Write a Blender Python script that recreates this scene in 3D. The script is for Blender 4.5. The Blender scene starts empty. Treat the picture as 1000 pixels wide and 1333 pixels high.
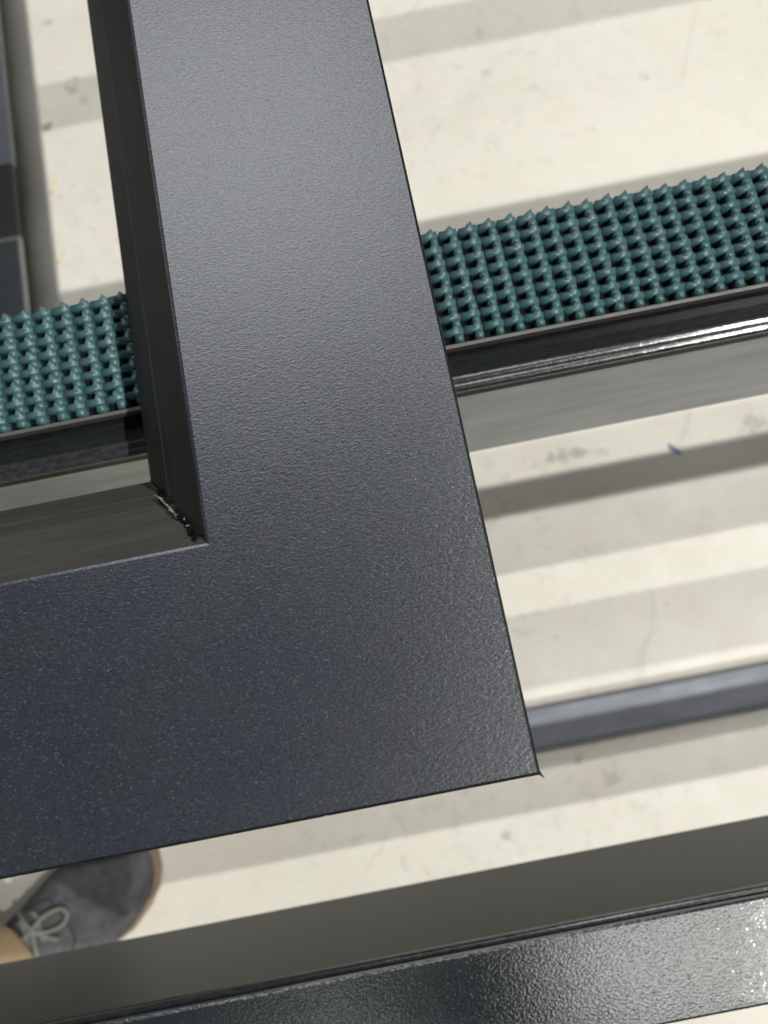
import bpy, bmesh, math, random
from mathutils import Vector, Matrix
random.seed(7)
scene = bpy.context.scene
COL = scene.collection

# ------------------------------------------------------------------ camera
cam_d = bpy.data.cameras.new('camera')
cam = bpy.data.objects.new('camera', cam_d); COL.objects.link(cam)
cam_d.sensor_fit = 'HORIZONTAL'; cam_d.sensor_width = 27.0; cam_d.lens = 27.0
cam_d.clip_start = 0.01; cam_d.clip_end = 100.0
AX = Vector((0.98126882, -0.18774611, -0.04316129))
AY = Vector((0.19259232, 0.96123106, 0.19733994))
AZ = Vector((0.00443817, -0.20195607, 0.97938453))
mw = Matrix.Identity(4)
for i in range(3):
    mw[i][0] = AX[i]; mw[i][1] = AY[i]; mw[i][2] = AZ[i]
mw[0][3], mw[1][3], mw[2][3] = -0.0267, 0.0339, 0.9162
cam.matrix_world = mw
cam_d.dof.use_dof = True; cam_d.dof.focus_distance = 0.235; cam_d.dof.aperture_fstop = 11.5
scene.camera = cam

# ------------------------------------------------------------------ light
world = bpy.data.worlds.new('World'); scene.world = world; world.use_nodes = True
bg = world.node_tree.nodes['Background']
bg.inputs[0].default_value = (1.0, 0.95, 0.86, 1); bg.inputs[1].default_value = 0.018
scene.view_settings.view_transform = 'Standard'; scene.view_settings.look = 'None'
scene.view_settings.exposure = 0.0; scene.view_settings.gamma = 1.0
scene.view_settings.use_curve_mapping = False

def bay_lamp(loc, power, col=(1, .98, .935), rad=.022):
    l = bpy.data.lights.new('bay_lamp', 'POINT'); l.energy = power; l.color = col; l.shadow_soft_size = rad
    o = bpy.data.objects.new('bay_lamp', l); o.location = loc; COL.objects.link(o)
def panel_lamp(loc, sx, sy, power, col=(1, 1, 1)):
    l = bpy.data.lights.new('ceiling_panel_lamp', 'AREA'); l.shape = 'RECTANGLE'; l.size = sx; l.size_y = sy
    l.energy = power; l.color = col
    o = bpy.data.objects.new('ceiling_panel_lamp', l); o.location = loc; COL.objects.link(o)   # faces straight down
bay_lamp((2.2, -2.2, 4.5), 530)
bay_lamp((2.2, -0.25, 4.5), 300)
bay_lamp((2.2, 1.05, 4.5), 305)
panel_lamp((-0.55, 3.65, 4.5), 3.0, 3.3, 80, (.96, .975, 1))      # roof light beyond the frame
panel_lamp((2.05, -1.6, 4.5), 3.3, 0.8, 27, (1, .98, .94))                      # strip luminaires in a row
panel_lamp((-0.80, -1.75, 4.5), 0.6, 0.5, .9)

# ------------------------------------------------------------------ material helpers
class NT:
    def __init__(s, name):
        s.m = bpy.data.materials.new(name); s.m.use_nodes = True
        s.t = s.m.node_tree; s.b = s.t.nodes['Principled BSDF']
        s.tc = s.t.nodes.new('ShaderNodeTexCoord')
    def n(s, typ, **kw):
        x = s.t.nodes.new('ShaderNode' + typ)
        for k, v in kw.items(): setattr(x, k, v)
        return x
    def put(s, sock, v):
        if hasattr(v, 'is_output') or isinstance(v, bpy.types.NodeSocket): s.t.links.new(v, sock)
        else: sock.default_value = v
    def coord(s, scale=(1, 1, 1), loc=(0, 0, 0), rot=(0, 0, 0)):
        mp = s.n('Mapping'); s.t.links.new(s.tc.outputs['Object'], mp.inputs[0])
        mp.inputs['Scale'].default_value = scale; mp.inputs['Location'].default_value = loc
        mp.inputs['Rotation'].default_value = rot
        return mp.outputs[0]
    def noise(s, vec, scale, detail=3, rough=.55, dist=0):
        x = s.n('TexNoise'); s.put(x.inputs['Vector'], vec)
        x.inputs['Scale'].default_value = scale; x.inputs['Detail'].default_value = detail
        x.inputs['Roughness'].default_value = rough; x.inputs['Distortion'].default_value = dist
        return x.outputs['Fac']
    def voro(s, vec, scale, out='Distance', feature='F1'):
        x = s.n('TexVoronoi', feature=feature); s.put(x.inputs['Vector'], vec); x.inputs['Scale'].default_value = scale
        return x.outputs[out]
    def ramp(s, v, stops):
        x = s.n('ValToRGB'); s.put(x.inputs[0], v)
        e = x.color_ramp.elements
        while len(e) > len(stops): e.remove(e[-1])
        while len(e) < len(stops): e.new(.5)
        for q, (p, c) in zip(e, stops):
            q.position = p; q.color = (c, c, c, 1) if isinstance(c, (int, float)) else (*c, 1)
        return x.outputs[0]
    def math(s, op, a, b=0.0):
        x = s.n('Math', operation=op); s.put(x.inputs[0], a); s.put(x.inputs[1], b); return x.outputs[0]
    def mix(s, f, a, b, mode='MIX'):
        x = s.n('MixRGB', blend_type=mode); s.put(x.inputs[0], f)
        s.put(x.inputs[1], a if not isinstance(a, tuple) else (*a, 1)[:4]); s.put(x.inputs[2], b if not isinstance(b, tuple) else (*b, 1)[:4])
        return x.outputs[0]
    def bump(s, h, strength=.3, dist=.001, prev=None):
        x = s.n('Bump'); s.put(x.inputs['Height'], h)
        x.inputs['Strength'].default_value = strength; x.inputs['Distance'].default_value = dist
        if prev is not None: s.t.links.new(prev, x.inputs['Normal'])
        return x.outputs[0]
    def fin(s, col=None, rough=None, normal=None, metal=None, spec=None):
        for k, v in (('Base Color', col), ('Roughness', rough), ('Normal', normal), ('Metallic', metal), ('Specular IOR Level', spec)):
            if v is None: continue
            s.put(s.b.inputs[k], (*v, 1) if isinstance(v, tuple) else v)
        return s.m

def m_frame_face():
    s = NT('grained_anthracite_foil')
    v = s.coord((.66, 1.2, 1.0))
    g = s.noise(v, 1080, 3, .65, .4)
    g2 = s.noise(v, 2300, 2, .6)
    big = s.noise(s.coord(), 38, 2, .5)
    spk = s.voro(s.coord((.7, 1.2, 1)), 2400, 'Color')
    sp = s.n('SeparateColor'); s.put(sp.inputs[0], spk)
    spark = s.ramp(sp.outputs[0], [(.90, 0), (.97, 1)])
    h = s.math('ADD', g, s.math('MULTIPLY', g2, .35))
    n = s.bump(h, .41, .00026)
    c = s.ramp(big, [(.35, (.022, .027, .044)), (.65, (.025, .032, .041))])
    c = s.mix(s.math('MULTIPLY', spark, .5), c, (.11, .115, .125, 1))
    c = s.mix(s.ramp(g, [(.34, .6), (.52, 0)]), c, (.010, .011, .015, 1))
    hue = s.noise(s.coord(loc=(2, 5, 1)), 120, 3, .6)
    c = s.mix(s.ramp(hue, [(.45, 0), (.65, .3)]), c, (.032, .031, .044, 1))
    r = s.ramp(g2, [(.3, .23), (.7, .31)])
    s.b.inputs['IOR'].default_value = 2.15
    return s.fin(c, r, n, .0, .5)

def m_frame_side():
    s = NT('charcoal_profile_side'); s.b.inputs['IOR'].default_value = 1.22
    v = s.noise(s.coord((30, 30, 420)), 1, 3, .6)
    st = s.noise(s.coord((14, 14, 900)), 1, 2, .6)
    fine = s.noise(s.coord(), 1500, 2, .6)
    c = s.ramp(v, [(.3, (.058, .055, .051)), (.7, (.084, .080, .075))])
    c = s.mix(s.ramp(st, [(.56, 0), (.72, .35)]), c, (.085, .08, .075, 1))
    return s.fin(c, s.ramp(fine, [(.3, .5), (.7, .62)]), s.bump(s.math('ADD', v, s.math('MULTIPLY', fine, .3)), .2, .0004), 0, .5)

def m_simple(name, col, rough=.5, metal=0., spec=.5, nscale=400, nstr=.15, var=.25, dist=.0005, stretch=(1, 1, 1), ior=None):
    s = NT(name)
    if ior: s.b.inputs['IOR'].default_value = ior
    g = s.noise(s.coord(stretch), nscale, 4, .6)
    lo = tuple(c * (1 - var) for c in col); hi = tuple(min(1, c * (1 + var)) for c in col)
    return s.fin(s.ramp(g, [(.3, lo), (.7, hi)]), rough, s.bump(g, nstr, dist), metal, spec)

def m_orange_peel():
    s = NT('glossy_orange_peel_coat')
    v = s.coord((.8, 1.1, 1))
    g = s.noise(v, 1000, 2, .5, .3)
    g2 = s.noise(v, 1900, 2, .5)
    h = s.math('ADD', g, s.math('MULTIPLY', g2, .3))
    c = s.ramp(s.noise(s.coord(), 60, 2), [(.35, (.020, .026, .030)), (.65, (.026, .031, .035))])
    s.b.inputs['IOR'].default_value = 2.3
    return s.fin(c, .09, s.bump(h, .33, .00027), 0, .5)

def m_brushed(name, col, metal=.8, rough=.38):
    s = NT(name)
    g = s.noise(s.coord((6, 500, 500)), 1, 4, .65)
    d = s.noise(s.coord((1, 3, 3)), 22, 3, .6)
    c = s.mix(s.ramp(d, [(.35, 0), (.7, .35)]), s.ramp(g, [(.3, tuple(x * .8 for x in col)), (.7, col)]), tuple(x * .55 for x in col) + (1,))
    return s.fin(c, s.ramp(d, [(.3, rough), (.7, rough + .14)]), s.bump(g, .12, .0004), metal, .5)

def m_floor():
    s = NT('cream_sealed_floor')
    v = s.coord()
    a = s.noise(v, 3.2, 4, .6)
    b = s.noise(v, 17, 5, .65)
    c = s.ramp(a, [(.3, (.755, .735, .645)), (.7, (.81, .795, .715))])
    c = s.mix(s.ramp(b, [(.47, 0), (.78, .30)]), c, (.62, .58, .50, 1))
    # pinkish worn patches and lighter scuffs
    pk = s.noise(s.coord(loc=(3.1, 1.7, 0)), 9, 4, .7)
    c = s.mix(s.ramp(pk, [(.52, 0), (.68, .38)]), c, (.80, .69, .62, 1))
    sc = s.noise(s.coord((7, 26, 1), rot=(0, 0, .55)), 3, 5, .7)
    c = s.mix(s.ramp(sc, [(.60, 0), (.70, .5)]), c, (.92, .90, .84, 1))
    # dirty traffic area towards the near side of the floor
    dirt = s.noise(s.coord(loc=(.3, .9, 0)), 52, 5, .75, .6)
    reg = s.ramp(s.noise(s.coord(loc=(5, 2, 0)), 2.3, 1), [(.42, .4), (.62, 1)])
    c = s.mix(s.math('MULTIPLY', s.ramp(dirt, [(.54, 0), (.70, .45)]), reg), c, (.42, .39, .33, 1))
    # hairline scratches
    w = s.n('TexWave', wave_type='BANDS'); s.put(w.inputs['Vector'], s.coord(rot=(0, 0, .7)))
    w.inputs['Scale'].default_value = 1.4; w.inputs['Distortion'].default_value = 9; w.inputs['Detail'].default_value = 3
    w.inputs['Detail Scale'].default_value = 1.3
    scr = s.math('MULTIPLY', s.ramp(w.outputs['Fac'], [(.9975, 0), (.9998, .28)]), s.ramp(s.noise(v, 6, 2), [(.5, 0), (.6, 1)]))
    c = s.mix(scr, c, (.45, .42, .37, 1))
    # small dark specks
    vd = s.n('TexVoronoi'); s.put(vd.inputs['Vector'], v); vd.inputs['Scale'].default_value = 21
    sepc = s.n('SeparateColor'); s.put(sepc.inputs[0], vd.outputs['Color'])
    spot = s.math('MULTIPLY', s.ramp(vd.outputs['Distance'], [(.02, 1), (.055, 0)]), s.ramp(sepc.outputs[0], [(.70, 0), (.74, .75)]))
    c = s.mix(spot, c, (.30, .27, .23, 1))
    fg = s.noise(v, 260, 4, .7)
    c = s.mix(s.ramp(fg, [(.42, .22), (.62, 0)]), c, (.60, .56, .48, 1))
    # distinct smudges, each with its own ragged outline
    wob = s.noise(v, 70, 4, .7)
    sx = s.n('SeparateXYZ'); s.put(sx.inputs[0], s.tc.outputs['Object'])
    for (x, y, rx, ry, k, col) in ((.203, .249, .030, .011, .8, (.33, .31, .27)), (.160, .246, .012, .008, .5, (.45, .42, .36)),
                                   (.245, .243, .010, .007, .5, (.45, .42, .36)), (.434, .240, .024, .018, .75, (.38, .36, .31)),
                                   (.2195, .7934, .010, .010, .8, (.35, .33, .30)), (.427, .7456, .012, .008, .7, (.36, .34, .30)),
                                   (-.345, .905, .014, .016, .75, (.34, .32, .29)), (-.33, .88, .010, .010, .6, (.40, .38, .34)),
                                   (-.3858, .8487, .008, .009, .95, (.16, .15, .14)), (-.305, .66, .012, .010, .6, (.5, .45, .38)),
                                   (-.37, 1.018, .012, .006, .7, (.36, .34, .30)), (.165, -.125, .016, .012, .6, (.42, .39, .32)),
                                   (.13, -.10, .009, .007, .6, (.38, .36, .32)), (.035, -.165, .009, .007, .7, (.33, .31, .28)),
                                   (.10, .05, .008, .008, .4, (.5, .47, .4)), (.16, .075, .012, .006, .4, (.5, .47, .4))):
        dx = s.math('DIVIDE', s.math('SUBTRACT', sx.outputs[0], x), rx); dy = s.math('DIVIDE', s.math('SUBTRACT', sx.outputs[1], y), ry)
        d = s.math('ADD', s.math('MULTIPLY', dx, dx), s.math('MULTIPLY', dy, dy))
        d = s.math('ADD', d, s.math('MULTIPLY', s.math('SUBTRACT', wob, .5), 6.0))
        f = s.math('MULTIPLY', s.ramp(d, [(.0, 1), (.8, 0)]), k * .75)
        c = s.mix(f, c, (*col, 1))
    return s.fin(c, s.ramp(b, [(.3, .42), (.7, .6)]), s.bump(b, .05, .002), 0, .35)

def m_rubber():
    s = NT('teal_rubber')
    info = s.n('ObjectInfo')
    g = s.noise(s.coord(), 900, 3, .6)
    c = s.ramp(g, [(.3, (.033, .086, .096)), (.7, (.056, .126, .138))])
    c = s.mix(s.math('MULTIPLY', info.outputs['Random'], .35), c, (.075, .145, .147, 1))
    return s.fin(c, .34, s.bump(g, .3, .0005), 0, .55)

M = dict(
    face=m_frame_face(), side=m_frame_side(), floor=m_floor(), rubber=m_rubber(), peel=m_orange_peel(),
    belt=m_simple('pit_shaded_belt_backing', (.005, .020, .023), .8, 0, .1),  # dark base; the shade inside the pits is put into this colour too
    black=m_simple('gloss_black_carrier', (.012, .014, .015), .3, 0, .5, 700, .25, .3, .0004, (.3, 1, 1), 1.13),
    ridge=m_simple('gloss_black_ridge', (.03, .033, .036), .21, 0, .5, 600, .3, .5, .0005, (.5, 1, 1), 2.3),
    lip=m_brushed('worn_steel_lip', (.15, .15, .145), .5, .45),
    alu=m_brushed('brushed_aluminium_beam', (.40, .42, .44), .6, .34),
    olive=m_simple('matte_olive_grey_paint', (.034, .036, .033), .30, 0, .5, 90, .05, .12, .0005, (1, 1, 1), 1.19),
    bluegrey=m_brushed('blue_grey_anodised', (.18, .195, .23), .3, .45),
    slate=m_simple('slate_panel', (.07, .085, .095), .3, 0, .5, 60, .04, .15),
    dark=m_simple('near_black_panel', (.028, .030, .030), .4, 0, .5, 60, .04, .15),
    panel_sheen=m_simple('painted_sheen_panel', (.30, .33, .37), .3, 0, .5, 60, .04, .12),  # lighter tone is a reflection painted as colour
    white=m_simple('white_edge_trim', (.62, .62, .61), .45),
    crumb=m_simple('pale_weld_crumb', (.30, .29, .27), .35, 0, .6),
    flash=m_simple('grey_weld_flash', (.13, .125, .115), .4, 0, .6),
    bead=m_simple('black_weld_bead', (.008, .008, .008), .35, 0, .5, 2500, .5, .3, .0006, (1, 1, 1), 1.2),
    suede=m_simple('grey_suede', (.112, .112, .120), .9, 0, .15, 75, .6, .28, .004),
    suede2=m_simple('dark_grey_suede_panel', (.055, .052, .058), .9, 0, .15, 260, .35, .25, .0012),
    sole=m_simple('pale_grey_sole', (.50, .47, .42), .7),
    welt=m_simple('tan_welt', (.30, .215, .15), .7),
    lace=m_simple('olive_grey_lace', (.27, .27, .24), .85, 0, .1, 1800, .4),
    khaki=m_simple('khaki_twill', (.46, .35, .22), .9, 0, .1, 1200, .3, .15),
    blue=m_simple('blue_plastic', (.12, .16, .40), .5),
    cream=m_simple('cream_shaving', (.80, .70, .47), .5),
    steel=m_simple('grey_leg_paint', (.12, .12, .12), .5),
)

# ------------------------------------------------------------------ object helpers
def obj(name, verts, faces, mats, parent=None, smooth=False, loc=None, fm=None):
    me = bpy.data.meshes.new(name); me.from_pydata([tuple(v) for v in verts], [], faces)
    for m in (mats if isinstance(mats, list) else [mats]): me.materials.append(m)
    if fm:
        for p, i in zip(me.polygons, fm): p.material_index = i
    bm = bmesh.new(); bm.from_mesh(me); bmesh.ops.recalc_face_normals(bm, faces=bm.faces); bm.to_mesh(me); bm.free()
    if smooth:
        for p in me.polygons: p.use_smooth = True
    o = bpy.data.objects.new(name, me); COL.objects.link(o)
    if parent: o.parent = parent
    if loc: o.location = loc
    return o
def tag(o, label=None, cat=None, group=None, kind=None):
    for k, v in (('label', label), ('category', cat), ('group', group), ('kind', kind)):
        if v: o[k] = v
    return o
def empty(name, loc, label, cat, group=None):
    o = bpy.data.objects.new(name, None); COL.objects.link(o); o.location = loc; o.empty_display_size = .05
    return tag(o, label, cat, group)
def box(x0, x1, y0, y1, z0, z1, b=0.0):
    if b <= 0:
        v = [(x0, y0, z0), (x1, y0, z0), (x1, y1, z0), (x0, y1, z0), (x0, y0, z1), (x1, y0, z1), (x1, y1, z1), (x0, y1, z1)]
        f = [(0, 3, 2, 1), (4, 5, 6, 7), (0, 1, 5, 4), (1, 2, 6, 5), (2, 3, 7, 6), (3, 0, 4, 7)]
        return v, f
    bm = bmesh.new(); bmesh.ops.create_cube(bm, size=1)
    for q in bm.verts:
        q.co = Vector(((x0 + x1) / 2 + q.co.x * (x1 - x0), (y0 + y1) / 2 + q.co.y * (y1 - y0), (z0 + z1) / 2 + q.co.z * (z1 - z0)))
    bmesh.ops.bevel(bm, geom=bm.edges[:], offset=b, segments=2, affect='EDGES', profile=.5)
    bm.verts.index_update()
    v = [tuple(q.co) for q in bm.verts]; f = [tuple(q.index for q in fa.verts) for fa in bm.faces]; bm.free()
    return v, f
def extrude_x(prof, x0, x1):
    n = len(prof)
    v = [(x0, y, z) for y, z in prof] + [(x1, y, z) for y, z in prof]
    f = [(i, (i + 1) % n, n + (i + 1) % n, n + i) for i in range(n)]
    f += [tuple(range(n - 1, -1, -1)), tuple(range(n, 2 * n))]
    return v, f
def tube(pts, r, seg=6, closed=False):
    pts = [Vector(p) for p in pts]; v = []; f = []; n = len(pts)
    for i, p in enumerate(pts):
        t = (pts[min(i + 1, n - 1)] - pts[max(i - 1, 0)]).normalized()
        a = t.cross(Vector((0, 0, 1)))
        a = a.normalized() if a.length > 1e-4 else Vector((1, 0, 0))
        b = t.cross(a).normalized()
        for k in range(seg):
            w = 2 * math.pi * k / seg; v.append(tuple(p + (a * math.cos(w) + b * math.sin(w)) * r))
    for i in range(n - 1):
        for k in range(seg):
            f.append((i * seg + k, i * seg + (k + 1) % seg, (i + 1) * seg + (k + 1) % seg, (i + 1) * seg + k))
    f += [tuple(range(seg)), tuple(range((n - 1) * seg, n * seg))]
    return v, f
def spline(pts, n=24):
    P = [Vector(p) for p in pts]; out = []
    for i in range(len(P) - 1):
        p0, p1, p2, p3 = P[max(i - 1, 0)], P[i], P[i + 1], P[min(i + 2, len(P) - 1)]
        m = max(2, n // (len(P) - 1))
        for k in range(m):
            t = k / m
            out.append(.5 * ((2 * p1) + (p2 - p0) * t + (2 * p0 - 5 * p1 + 4 * p2 - p3) * t * t + (3 * p1 - p0 - 3 * p2 + p3) * t ** 3))
    out.append(P[-1]); return out

# ------------------------------------------------------------------ floor
S = 6.0
fl = obj('floor', [(-S, -S, 0), (S, -S, 0), (S, S, 0), (-S, S, 0)], [(0, 1, 2, 3)], M['floor'])
tag(fl, kind='structure')

# ------------------------------------------------------------------ the sash frame
ZF, TH = .70, .06
WD, HT = .95, 1.25
fr = empty('window_sash_frame', (0, 0, ZF - TH), 'large dark anthracite grained window sash frame with mitred corner, lying across the green belt', 'window frame')
R_ = .0009
# (offset of stiles, offset of rails, height above the base, material index of the strip that follows)
prof = []
for a in (180, 150, 120, 90):                                  # rounded outer arris
    w = math.radians(a); prof.append((R_ + R_ * math.cos(w), R_ + R_ * math.cos(w), TH - R_ + R_ * math.sin(w), 0 if a <= 90 else 2))
for o_, d_, i_ in ((.0788, 0, 0), (.0796, .0002, 0), (.0800, .0007, 1)):   # slightly rolled inner arris
    prof.append((o_, o_, TH - d_, i_))
prof += [(.0955, .1005, .0345, 1), (.0963, .1012, .0335, 1), (.1000, .1060, .0255, 1), (.1008, .1072, .0240, 1), (.1112, .1190, .0015, 1), (.1116, .1195, .0, 1),
         (.030, .030, 0.0, 1), (.024, .024, .004, 1), (.022, .022, .049, 1), (.0012, .0012, .0535, 1)]
def corner(k, c):
    ox, oy, z, _ = prof[k]
    return ((-ox, oy, z), (-ox, HT - oy, z), (-WD + ox, HT - oy, z), (-WD + ox, oy, z))[c]
def member(name, c0, c1):
    n = len(prof); v = [corner(k, c0) for k in range(n)] + [corner(k, c1) for k in range(n)]
    f = []; fm = []
    for k in range(n):
        k2 = (k + 1) % n; f.append((k, k2, n + k2, n + k)); fm.append(prof[k][3] if k < n - 1 else 2)
    return obj(name, v, f, [M['face'], M['side'], M['black']], fr, fm=fm)
rail = member('rail', 3, 0); stile = member('stile', 0, 1); member('rail', 1, 2); member('stile', 2, 3)

# the ragged weld seam in the inner corner
def inner(t):      # point on the corner line, t = 0 at the face, 1 at the bottom
    ks = [k for k in range(6, 13)]
    zt = TH - .0007; z = zt * (1 - t)
    for a, b in zip(ks[:-1], ks[1:]):
        za, zb = prof[a][2], prof[b][2]
        if za >= z >= zb:
            u = 0 if za == zb else (za - z) / (za - zb)
            return Vector((-(prof[a][0] + (prof[b][0] - prof[a][0]) * u), prof[a][1] + (prof[b][1] - prof[a][1]) * u, z))
    return Vector((-.1116, .1195, 0))
def ragged_ribbon(t0, t1, n, wfun, lift, jit, shift=0.0):
    rnd = random.Random(int(t0 * 1000) + n); L = []; Rr = []; T = []
    for i in range(n):
        t = t0 + (t1 - t0) * i / (n - 1); p = inner(t); w = wfun(t)
        up = Vector((-.62, .62, .48)) * lift
        sd = Vector((.70, .70, .0))
        sh = sd * shift
        L.append(p + sh - sd * w * rnd.uniform(1 - jit, 1 + jit) + up * .25); Rr.append(p + sh + sd * w * rnd.uniform(1 - jit, 1 + jit) + up * .25)
        T.append(p + sh + up * rnd.uniform(.6, 1.3) + sd * w * rnd.uniform(-.4, .4))
    v = L + T + Rr; f = []
    for i in range(n - 1):
        f += [(i, i + 1, n + i + 1, n + i), (n + i, n + i + 1, 2 * n + i + 1, 2 * n + i)]
    return v, f
v, f = ragged_ribbon(.02, .60, 34, lambda t: .0034 * (1.05 - t) * (1 + .35 * math.sin(t * 31)) + .0002, .0022, .5)
wb = obj('weld_bead', v, f, M['bead'], fr); wb['label'] = 'ragged black weld seam in the inner corner'
v, f = ragged_ribbon(.24, .50, 20, lambda t: .0005 * (1 + .6 * math.sin(t * 60)), .0036, .7, -.0010); obj('weld_flash', v, f, M['crumb'], wb)
v, f = ragged_ribbon(.56, .985, 18, lambda t: .0005, .0008, .5, -.0007); obj('weld_flash', v, f, M['flash'], fr)
v, f = ragged_ribbon(.58, .97, 14, lambda t: .0003, .0006, .5, .0004); obj('weld_bead', v, f, M['bead'], fr)
rnd = random.Random(3)
for t, sd, r in ((.19, .2, .0006), (.14, -.3, .0005), (.33, .5, .0006), (.10, .4, .0005)):
    p = inner(t) + Vector((-.001, .001, .0010)) + Vector((.7, .7, 0)) * (.0012 * sd)
    bm = bmesh.new(); bmesh.ops.create_icosphere(bm, subdivisions=1, radius=r)
    for q in bm.verts: q.co = Vector((q.co.x * rnd.uniform(.5, 1.9), q.co.y * rnd.uniform(.5, 1.1), q.co.z * rnd.uniform(.4, 1))) + p
    bm.verts.index_update()
    obj('weld_crumb', [tuple(q.co) for q in bm.verts], [tuple(q.index for q in fa.verts) for fa in bm.faces], M['flash'], wb); bm.free()
# burr at the outer corner and chips along the lower arris
v = [(-.0012, .0008, .0585), (.0002, .0012, .0565), (-.0004, -.0002, .0565), (.0012, -.0016, .0570), (-.0002, .0004, .0592)]
obj('corner_burr', v, [(0, 1, 4), (1, 3, 4), (3, 2, 4), (2, 0, 4), (0, 2, 3, 1)], M['side'], fr)
for x, r in ((-.0585, .0007), (-.0600, .0005), (-.0562, .0004)):
    bm = bmesh.new(); bmesh.ops.create_icosphere(bm, subdivisions=1, radius=r)
    for q in bm.verts: q.co = Vector((q.co.x * 1.5, q.co.y * .6, q.co.z * .6)) + Vector((x, .0004, TH - .0006))
    bm.verts.index_update()
    obj('paint_chip', [tuple(q.co) for q in bm.verts], [tuple(q.index for q in fa.verts) for fa in bm.faces], M['crumb'], fr); bm.free()

# ------------------------------------------------------------------ support bars with the knobbly belt
X0, X1 = -1.25, 1.55
def carrier_profile():
    # (y, z) seen from the side; the black ledge runs along the viewer's side of the belt
    p = [(.0012, .6328), (-.0002, .6316), (-.0010, .6304), (-.0040, .6296), (-.0088, .6298), (-.0098, .6306), (-.0150, .6306), (-.0158, .6298),
         (-.0160, .6240), (-.0150, .6225), (.0430, .6225), (.0490, .6235), (.0490, .6315), (.0478, .6328)]
    return p
def support_bar(y0, label, with_nubs):
    e = empty('support_bar', (0, y0, 0), label, 'support bar', 'belt covered support bars')
    if with_nubs:
        v, f = extrude_x(carrier_profile(), X0, X1); obj('carrier_profile', v, f, M['black'], e)
        for yy, zz, rr in ((-.0112, .6300, .0024), (-.0140, .6296, .0021)):
            v, f = tube([(X0, yy, zz), (X1, yy, zz)], rr, 12); obj('ridge', v, f, M['ridge'], e, smooth=True)
        v, f = box(X0, X1, -.0146, .036, .530, .6222, .0012); obj('beam', v, f, M['alu'], e)
    else:
        v, f = box(X0, X1, .0015, .049, .608, .6325, .0012); obj('beam', v, f, M['black'], e)
    v, f = box(X0, X1, -.0004, .0012, .6330, .6372, .0003); obj('edge_strip', v, f, M['lip'], e)
    v, f = box(X0, X1, .0014, .0488, .6312, .6326); b = obj('rubber_belt', v, f, M['belt'], e)
    for x in (X0 + .05, X1 - .09):
        v, f = box(x, x + .04, .004, .034, 0, .5295 if with_nubs else .6075, .001); obj('leg', v, f, M['steel'], e)
    return e, b

def nub_mesh(seed):
    r = random.Random(seed); J = lambda a=.00028: r.uniform(-a, a)
    V = []; F = []
    def frustum(x0, x1, y0, y1, h00, h10, h11, h01, ins, peak=None):
        i = len(V)
        V.extend([(x0, y0 + .0007, 0), (x1, y0 + .0007, 0), (x1, y1, 0), (x0, y1, 0)])
        V.extend([(x0 + ins + J(), y0 + ins * .4 + J(), h00), (x1 - ins + J(), y0 + ins * .4 + J(), h10), (x1 - ins + J(), y1 - ins + J(), h11), (x0 + ins + J(), y1 - ins + J(), h01)])
        F.extend([(i, i + 1, i + 5, i + 4), (i + 1, i + 2, i + 6, i + 5), (i + 3, i, i + 4, i + 7)])
        if peak:
            V.append(peak); k = i + 8
            F.extend([(i + 4, i + 5, k), (i + 5, i + 6, k), (i + 7, i + 4, k), (i + 6, i + 2, k), (i + 2, i + 3, k), (i + 3, i + 7, k)])
        else:
            F.extend([(i + 4, i + 5, i + 6, i + 7), (i + 2, i + 3, i + 7, i + 6)])
    h = .0046
    frustum(-.0040, .0040, .0002, .0033, h + J(), h + J(.0003), h - .0002 + J(), h - .0003 + J(), .0004)
    frustum(-.0001 + J(), .0039, -.0027, .0006, .0039 + J(), .0034 + J(.0003), .0042, .0043, .0006)
    i = len(V); x = .0012 + J(.0006)                          # the torn tip on the far edge
    V.extend([(x - .0022, .0012 + J(.0005), h - .0003), (x + .0016, .0014 + J(.0005), h - .0003), (x + .0014, .0036, h - .0010), (x - .0015, .0036, h - .0010), (x + .0004 + J(.0004), .0036 + J(.0004), h + .0019 + J(.0005))])
    F.extend([(i, i + 1, i + 4), (i + 1, i + 2, i + 4), (i + 2, i + 3, i + 4), (i + 3, i, i + 4)])
    me = bpy.data.meshes.new('nub'); me.from_pydata(V, [], F); me.materials.append(M['rubber'])
    for p in me.polygons: p.use_smooth = True
    bm = bmesh.new(); bm.from_mesh(me); bmesh.ops.recalc_face_normals(bm, faces=bm.faces); bm.to_mesh(me); bm.free()
    return me
NUBS = [nub_mesh(i) for i in range(8)]
PX, PY = .0079, .00595
bar, belt = support_bar(.1500, 'long black bar topped with knobbly dark teal rubber belt, under the sash frame', True)
rest_v = []; rest_f = []
def add_rest(me, x, y, z):
    o = len(rest_v)
    rest_v.extend([(q.co.x + x, q.co.y + y, q.co.z + z) for q in me.vertices]); rest_f.extend([tuple(o + i for i in p.vertices) for p in me.polygons])
rn = random.Random(11); zt = .6330
ncol = int((X1 - X0) / PX)
for c in range(ncol):
    x = X0 + .006 + c * PX
    for r in range(8):
        y = .0046 + r * PY; me = NUBS[rn.randrange(8)]
        xs = x - .00022 * r
        if (-.186 < x < -.100) or (-.004 < x < .176):
            o = bpy.data.objects.new('nub', me); COL.objects.link(o); o.parent = belt
            o.location = (xs + rn.uniform(-.0002, .0002), y + rn.uniform(-.00015, .00015), zt); o.rotation_euler = (0, 0, rn.uniform(-.06, .06))
        else: add_rest(me, xs, y, zt)
nf = obj('nub_field', rest_v, rest_f, M['rubber'], belt, smooth=True); nf['kind'] = 'stuff'

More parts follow.
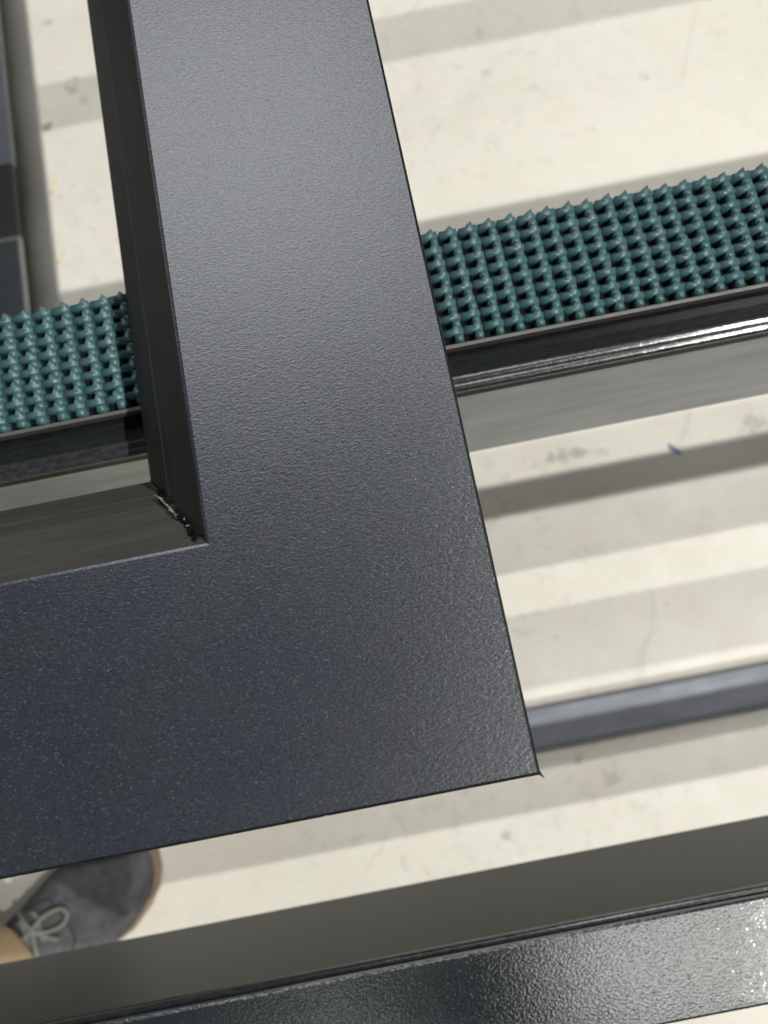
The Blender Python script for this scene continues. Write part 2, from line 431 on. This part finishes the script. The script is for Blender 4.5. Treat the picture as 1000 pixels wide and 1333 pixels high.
# unseen bar, added beyond the belt to throw the shadow across the top of the floor
bar2, belt2 = support_bar(.4300, 'unseen belt covered bar added further from the viewer to shade the floor', False)
sr = empty('shadow_rail', (0, 0, 0), 'unseen raised rail added beyond the belt to deepen a floor shadow band', 'rail')  # added out of view, only blocks lamp light from the floor
v, f = box(.36, X1, .337, .367, .758, .772, .001); obj('shadow_rail_bar', v, f, M['black'], sr)
for x in (1.0, X1 - .05):
    v, f = box(x, x + .03, .338, .366, 0, .7575, .001); obj('leg', v, f, M['steel'], sr)
pn = empty('painted_bar', (0, 0, 0), 'unseen painted bar added nearer the viewer to shade the floor', 'bar', 'painted bars')  # added out of view for its shadow on the near floor
v, f = box(-.14, X1, -.359, -.320, .4640, .5715, .0010); obj('side_profile', v, f, M['olive'], pn)
v, f = box(-.14, X1, -.360, -.319, .5717, .5750, .0014); obj('top_face', v, f, M['peel'], pn)
for x in (.75, X1 - .09):
    v, f = box(x, x + .03, -.355, -.325, 0, .4635, .001); obj('leg', v, f, M['steel'], pn)

# ------------------------------------------------------------------ lower dark bars
pb = empty('painted_bar', (0, 0, 0), 'dark bar with matte side and glossy textured top, at the near edge of the table', 'bar', 'painted bars')
ZT = .575
v, f = box(X0, X1, -.1195, -.0795, .4640, ZT - .0035, .0010); obj('side_profile', v, f, M['olive'], pb)
v, f = box(X0, X1, -.1205, -.0810, ZT - .0033, ZT, .0014); obj('top_face', v, f, M['peel'], pb)
v, f = tube([(X0, -.0805, ZT - .0052), (X1, -.0805, ZT - .0052)], .0022, 8); obj('bead_edge', v, f, M['ridge'], pb, smooth=True)
for x in (X0 + .05, X1 - .09):
    v, f = box(x, x + .03, -.115, -.085, 0, .4635, .001); obj('leg', v, f, M['steel'], pb)
lb = empty('flat_profile', (0, 0, 0), 'blue grey flat metal profile lying on the cream floor beyond the frame corner', 'metal profile')
v, f = box(-.06, X1, -.0790, -.0370, .0010, .0185, .0012); obj('web', v, f, M['bluegrey'], lb)
v, f = box(-.06, X1, -.0822, -.0793, .0010, .0200, .0008); obj('flange', v, f, M['bluegrey'], lb)
v, f = box(-.06, X1, -.0368, -.0345, .0010, .0165, .0006); obj('flange', v, f, M['steel'], lb)

# ------------------------------------------------------------------ panels on the far left
e = empty('stacked_panel', (-.7, .9, 0), 'dark panel with a blue grey reflection painted on its upper half, lying low at the left edge', 'panel')
def loc_box(parent, *a):
    v, f = box(*a); l = parent.location
    return [(x - l.x, y - l.y, z - l.z) for x, y, z in v], f
v, f = loc_box(e, -1.0, -.4190, .10, .7600, .040, .050, .001); obj('dark_board', v, f, M['dark'], e)
v, f = loc_box(e, -1.0, -.4170, .7605, 1.7, .040, .0505, .001); obj('painted_sheen_board', v, f, M['panel_sheen'], e)  # stands in for the bright reflection on the dark panel
for y in (.25, .9, 1.5):
    v, f = loc_box(e, -.95, -.56, y, y + .06, 0, .0397, .001); obj('batten', v, f, M['steel'], e)
e = empty('edged_sheet', (-.7, .35, .0503), 'slate sheet with thin white edge, on the dark panel at the left edge', 'sheet')
v, f = loc_box(e, -.95, -.4178, .105, .6460, .0503, .0560, .0008); obj('sheet', v, f, M['slate'], e)
v, f = loc_box(e, -.4176, -.4140, .105, .6500, .0503, .0575, .0008); obj('edge_trim', v, f, M['white'], e)
v, f = loc_box(e, -.95, -.4178, .6463, .6500, .0503, .0575, .0008); obj('edge_trim', v, f, M['white'], e)

# ------------------------------------------------------------------ the person's foot
per = empty('person', (-.545, -.222, 0), 'person in grey lace-up shoe and khaki trousers, standing under the frame', 'person')
TIP = Vector((-.361, -.099)); AXD = Vector((.87, .49)).normalized(); PD = Vector((-AXD.y, AXD.x)); LEN = .285
def shoe_pt(s, side, z):      # s from heel to toe, side + = left of the axis
    p = TIP + AXD * (s - LEN) + PD * side
    return Vector((p.x, p.y, z)) - per.location
ST = [(0, .018, .060), (.010, .028, .074), (.035, .034, .082), (.080, .036, .088), (.115, .038, .084), (.150, .042, .072), (.185, .0465, .058), (.215, .0475, .049),
      (.243, .0435, .044), (.263, .036, .040), (.276, .025, .034), (.283, .013, .029), (.2855, .004, .025)]
def loft(scale_w, zfun, arc, seg=18):
    v = []; f = []
    for s, hw, h in ST:
        hw *= 1.1
        bend = -.010 * math.sin(math.pi * s / LEN)
        for k in range(seg + 1):
            a = math.pi * k / seg
            ca, sa = math.cos(a), math.sin(a)
            x = math.copysign(abs(ca) ** .75, ca) * hw * scale_w + bend
            z = zfun(h, sa)
            v.append(shoe_pt(s, x, z))
    n = len(ST)
    for i in range(n - 1):
        for k in range(seg):
            o = i * (seg + 1) + k; f.append((o, o + 1, o + seg + 2, o + seg + 1))
    f.append(tuple(range(seg + 1))); f.append(tuple(range((n - 1) * (seg + 1), n * (seg + 1))))
    for i in range(n - 1): f.append((i * (seg + 1), (i + 1) * (seg + 1), (i + 2) * (seg + 1) - 1, (i + 1) * (seg + 1) - 1))
    return v, f
v, f = loft(1.0, lambda h, sa: .020 + (h - .020) * sa ** .8, 1)
shoe = obj('shoe', v, f, M['suede'], per, smooth=True)
def outline(grow, z0, z1):
    L = [(s, hw * 1.1) for s, hw, h in ST]; pts = []
    for s, hw in L: pts.append((s + (grow if s > .2 else (-grow if s < .02 else 0)), hw + grow))
    ring = [(s, w) for s, w in pts] + [(s, -w) for s, w in reversed(pts)]
    n = len(ring); v = []
    for z in (z0, z1):
        for s, w in ring: v.append(shoe_pt(s, w - .010 * math.sin(math.pi * max(0, min(s, LEN)) / LEN), z))
    f = [(i, (i + 1) % n, n + (i + 1) % n, n + i) for i in range(n)] + [tuple(range(n)), tuple(range(2 * n - 1, n - 1, -1))]
    return v, f
v, f = outline(.0020, .001, .0165); obj('sole', v, f, M['sole'], shoe)
v, f = outline(.0018, .0167, .0200); obj('welt', v, f, M['sole'], shoe)
ring = [(s, w) for s, w, h in ST if s > .21]; ring = [(s + .0030, w * 1.1 + .0026) for s, w in ring] + [(s + .0030, -w * 1.1 - .0026) for s, w in reversed(ring)]
v = []
for z in (.004, .0203):
    for s_, w_ in ring: v.append(shoe_pt(s_, w_ - .010 * math.sin(math.pi * min(s_, LEN) / LEN), z))
n_ = len(ring); f = [(i, (i + 1) % n_, n_ + (i + 1) % n_, n_ + i) for i in range(n_)] + [tuple(range(n_)), tuple(range(2 * n_ - 1, n_ - 1, -1))]
obj('toe_rand', v, f, M['welt'], shoe)
# saddle panel seams, eyelet rows and laces on the vamp
def top_z(s, side):
    for (s0, w0, h0), (s1, w1, h1) in zip(ST[:-1], ST[1:]):
        if s0 <= s <= s1:
            u = (s - s0) / (s1 - s0); hw = (w0 + (w1 - w0) * u) * 1.1; h = h0 + (h1 - h0) * u; break
    x = min(.98, abs(side + .010 * math.sin(math.pi * s / LEN)) / hw)
    ca = x ** (1 / .75); sa = math.sqrt(max(0, 1 - ca * ca))
    return .020 + (h - .020) * sa ** .8
def on_shoe(pts, lift): return [shoe_pt(s, d, top_z(s, d) + lift) for s, d in pts]
for pts in ([(.186, .022), (.188, .010), (.190, -.004), (.189, -.018), (.186, -.030)], [(.186, .022), (.165, .026), (.140, .026), (.115, .024)], [(.186, -.030), (.168, -.044), (.160, -.049)], [(.150, -.036), (.125, -.034), (.112, -.030)]):
    v, f = tube(spline(on_shoe(pts, .0002), 20), .0011, 5); obj('seam', v, f, M['suede2'], shoe)
for s in (.154, .168):
    v, f = tube(spline(on_shoe([(s, .022), (s + .003, .014), (s + .001, .004), (s - .002, -.010)], .0022), 14), .0021, 6); obj('lace', v, f, M['lace'], shoe, smooth=True)
K = (.163, .006)
for pts in ([K, (.176, .010), (.192, .006), (.196, -.003), (.188, -.009), (.174, -.005), K], [K, (.150, .004), (.143, -.010), (.144, -.023), (.152, -.025), (.158, -.012), K], [K, (.160, .020), (.156, .030)], [K, (.172, -.010), (.178, -.018)]):
    P = on_shoe(pts, .0055)
    v, f = tube(spline(P, 30), .0022, 6); obj('lace', v, f, M['lace'], shoe, smooth=True)
# trouser leg: one tapered tube of cloth that rises from the hem
rings = [(.058, .000, .062), (.061, .000, .0665), (.066, .0, .067), (.09, -.001, .066), (.16, -.004, .066), (.28, -.010, .070), (.40, -.012, .074), (.50, -.006, .078), (.56, .000, .080), (.66, .012, .088), (.78, .016, .096)]
v = []; f = []; SG = 32; rr = random.Random(5)
for i, (z, fwd, r) in enumerate(rings):
    c = shoe_pt(.088 + fwd - (z - .06) * .10, .0, z + .012)
    for k in range(SG):
        a = 2 * math.pi * k / SG
        fold = 1 + .05 * math.sin(3 * a + z * 9) + .025 * math.sin(7 * a + z * 23)
        v.append(c + Vector((math.cos(a), math.sin(a), 0)) * r * fold + Vector((0, 0, .006 * math.sin(2 * a) if i < 3 else 0)))
for i in range(len(rings) - 1):
    for k in range(SG): f.append((i * SG + k, i * SG + (k + 1) % SG, (i + 1) * SG + (k + 1) % SG, (i + 1) * SG + k))
f.append(tuple(range((len(rings) - 1) * SG, len(rings) * SG)))
obj('trouser_leg', v, f, M['khaki'], per, smooth=True)

# ------------------------------------------------------------------ debris on the floor
def flake(name, x, y, L, W, ang, mat, label, cat, H=.0012, curl=.0015):
    n = 7; v = []; f = []; rr = random.Random(int(x * 1e4))
    for i in range(n):
        t = i / (n - 1) - .5; w = W * .5 * (1 - (2 * t) ** 2 * .7) * rr.uniform(.75, 1.2); zc = curl * (2 * t) ** 2
        for d, z in ((-w, zc), (w, zc), (w * .8, zc + H), (-w * .8, zc + H)):
            v.append((t * L, d + W * .25 * math.sin(3 * t), z + .0004))
    for i in range(n - 1):
        for k in range(4): f.append((i * 4 + k, i * 4 + (k + 1) % 4, i * 4 + 4 + (k + 1) % 4, i * 4 + 4 + k))
    f += [(0, 1, 2, 3), tuple(range(4 * n - 4, 4 * n))]
    o = obj(name, v, f, M[mat], loc=(x, y, 0)); o.rotation_euler = (0, 0, ang)
    return tag(o, label, cat)
flake('plastic_flake', .3307, .2297, .018, .006, -1.1, 'blue', 'tiny blue plastic flake on the floor beside the dark shadow band', 'debris')
flake('wood_shaving', -.3868, .7543, .026, .007, .9, 'cream', 'pale cream shaving on the floor left of the frame, further up', 'debris', curl=.003)
flake('wood_shaving', -.386, .648, .020, .006, .6, 'cream', 'pale cream shaving on the floor just beyond the belt', 'debris', curl=.003)
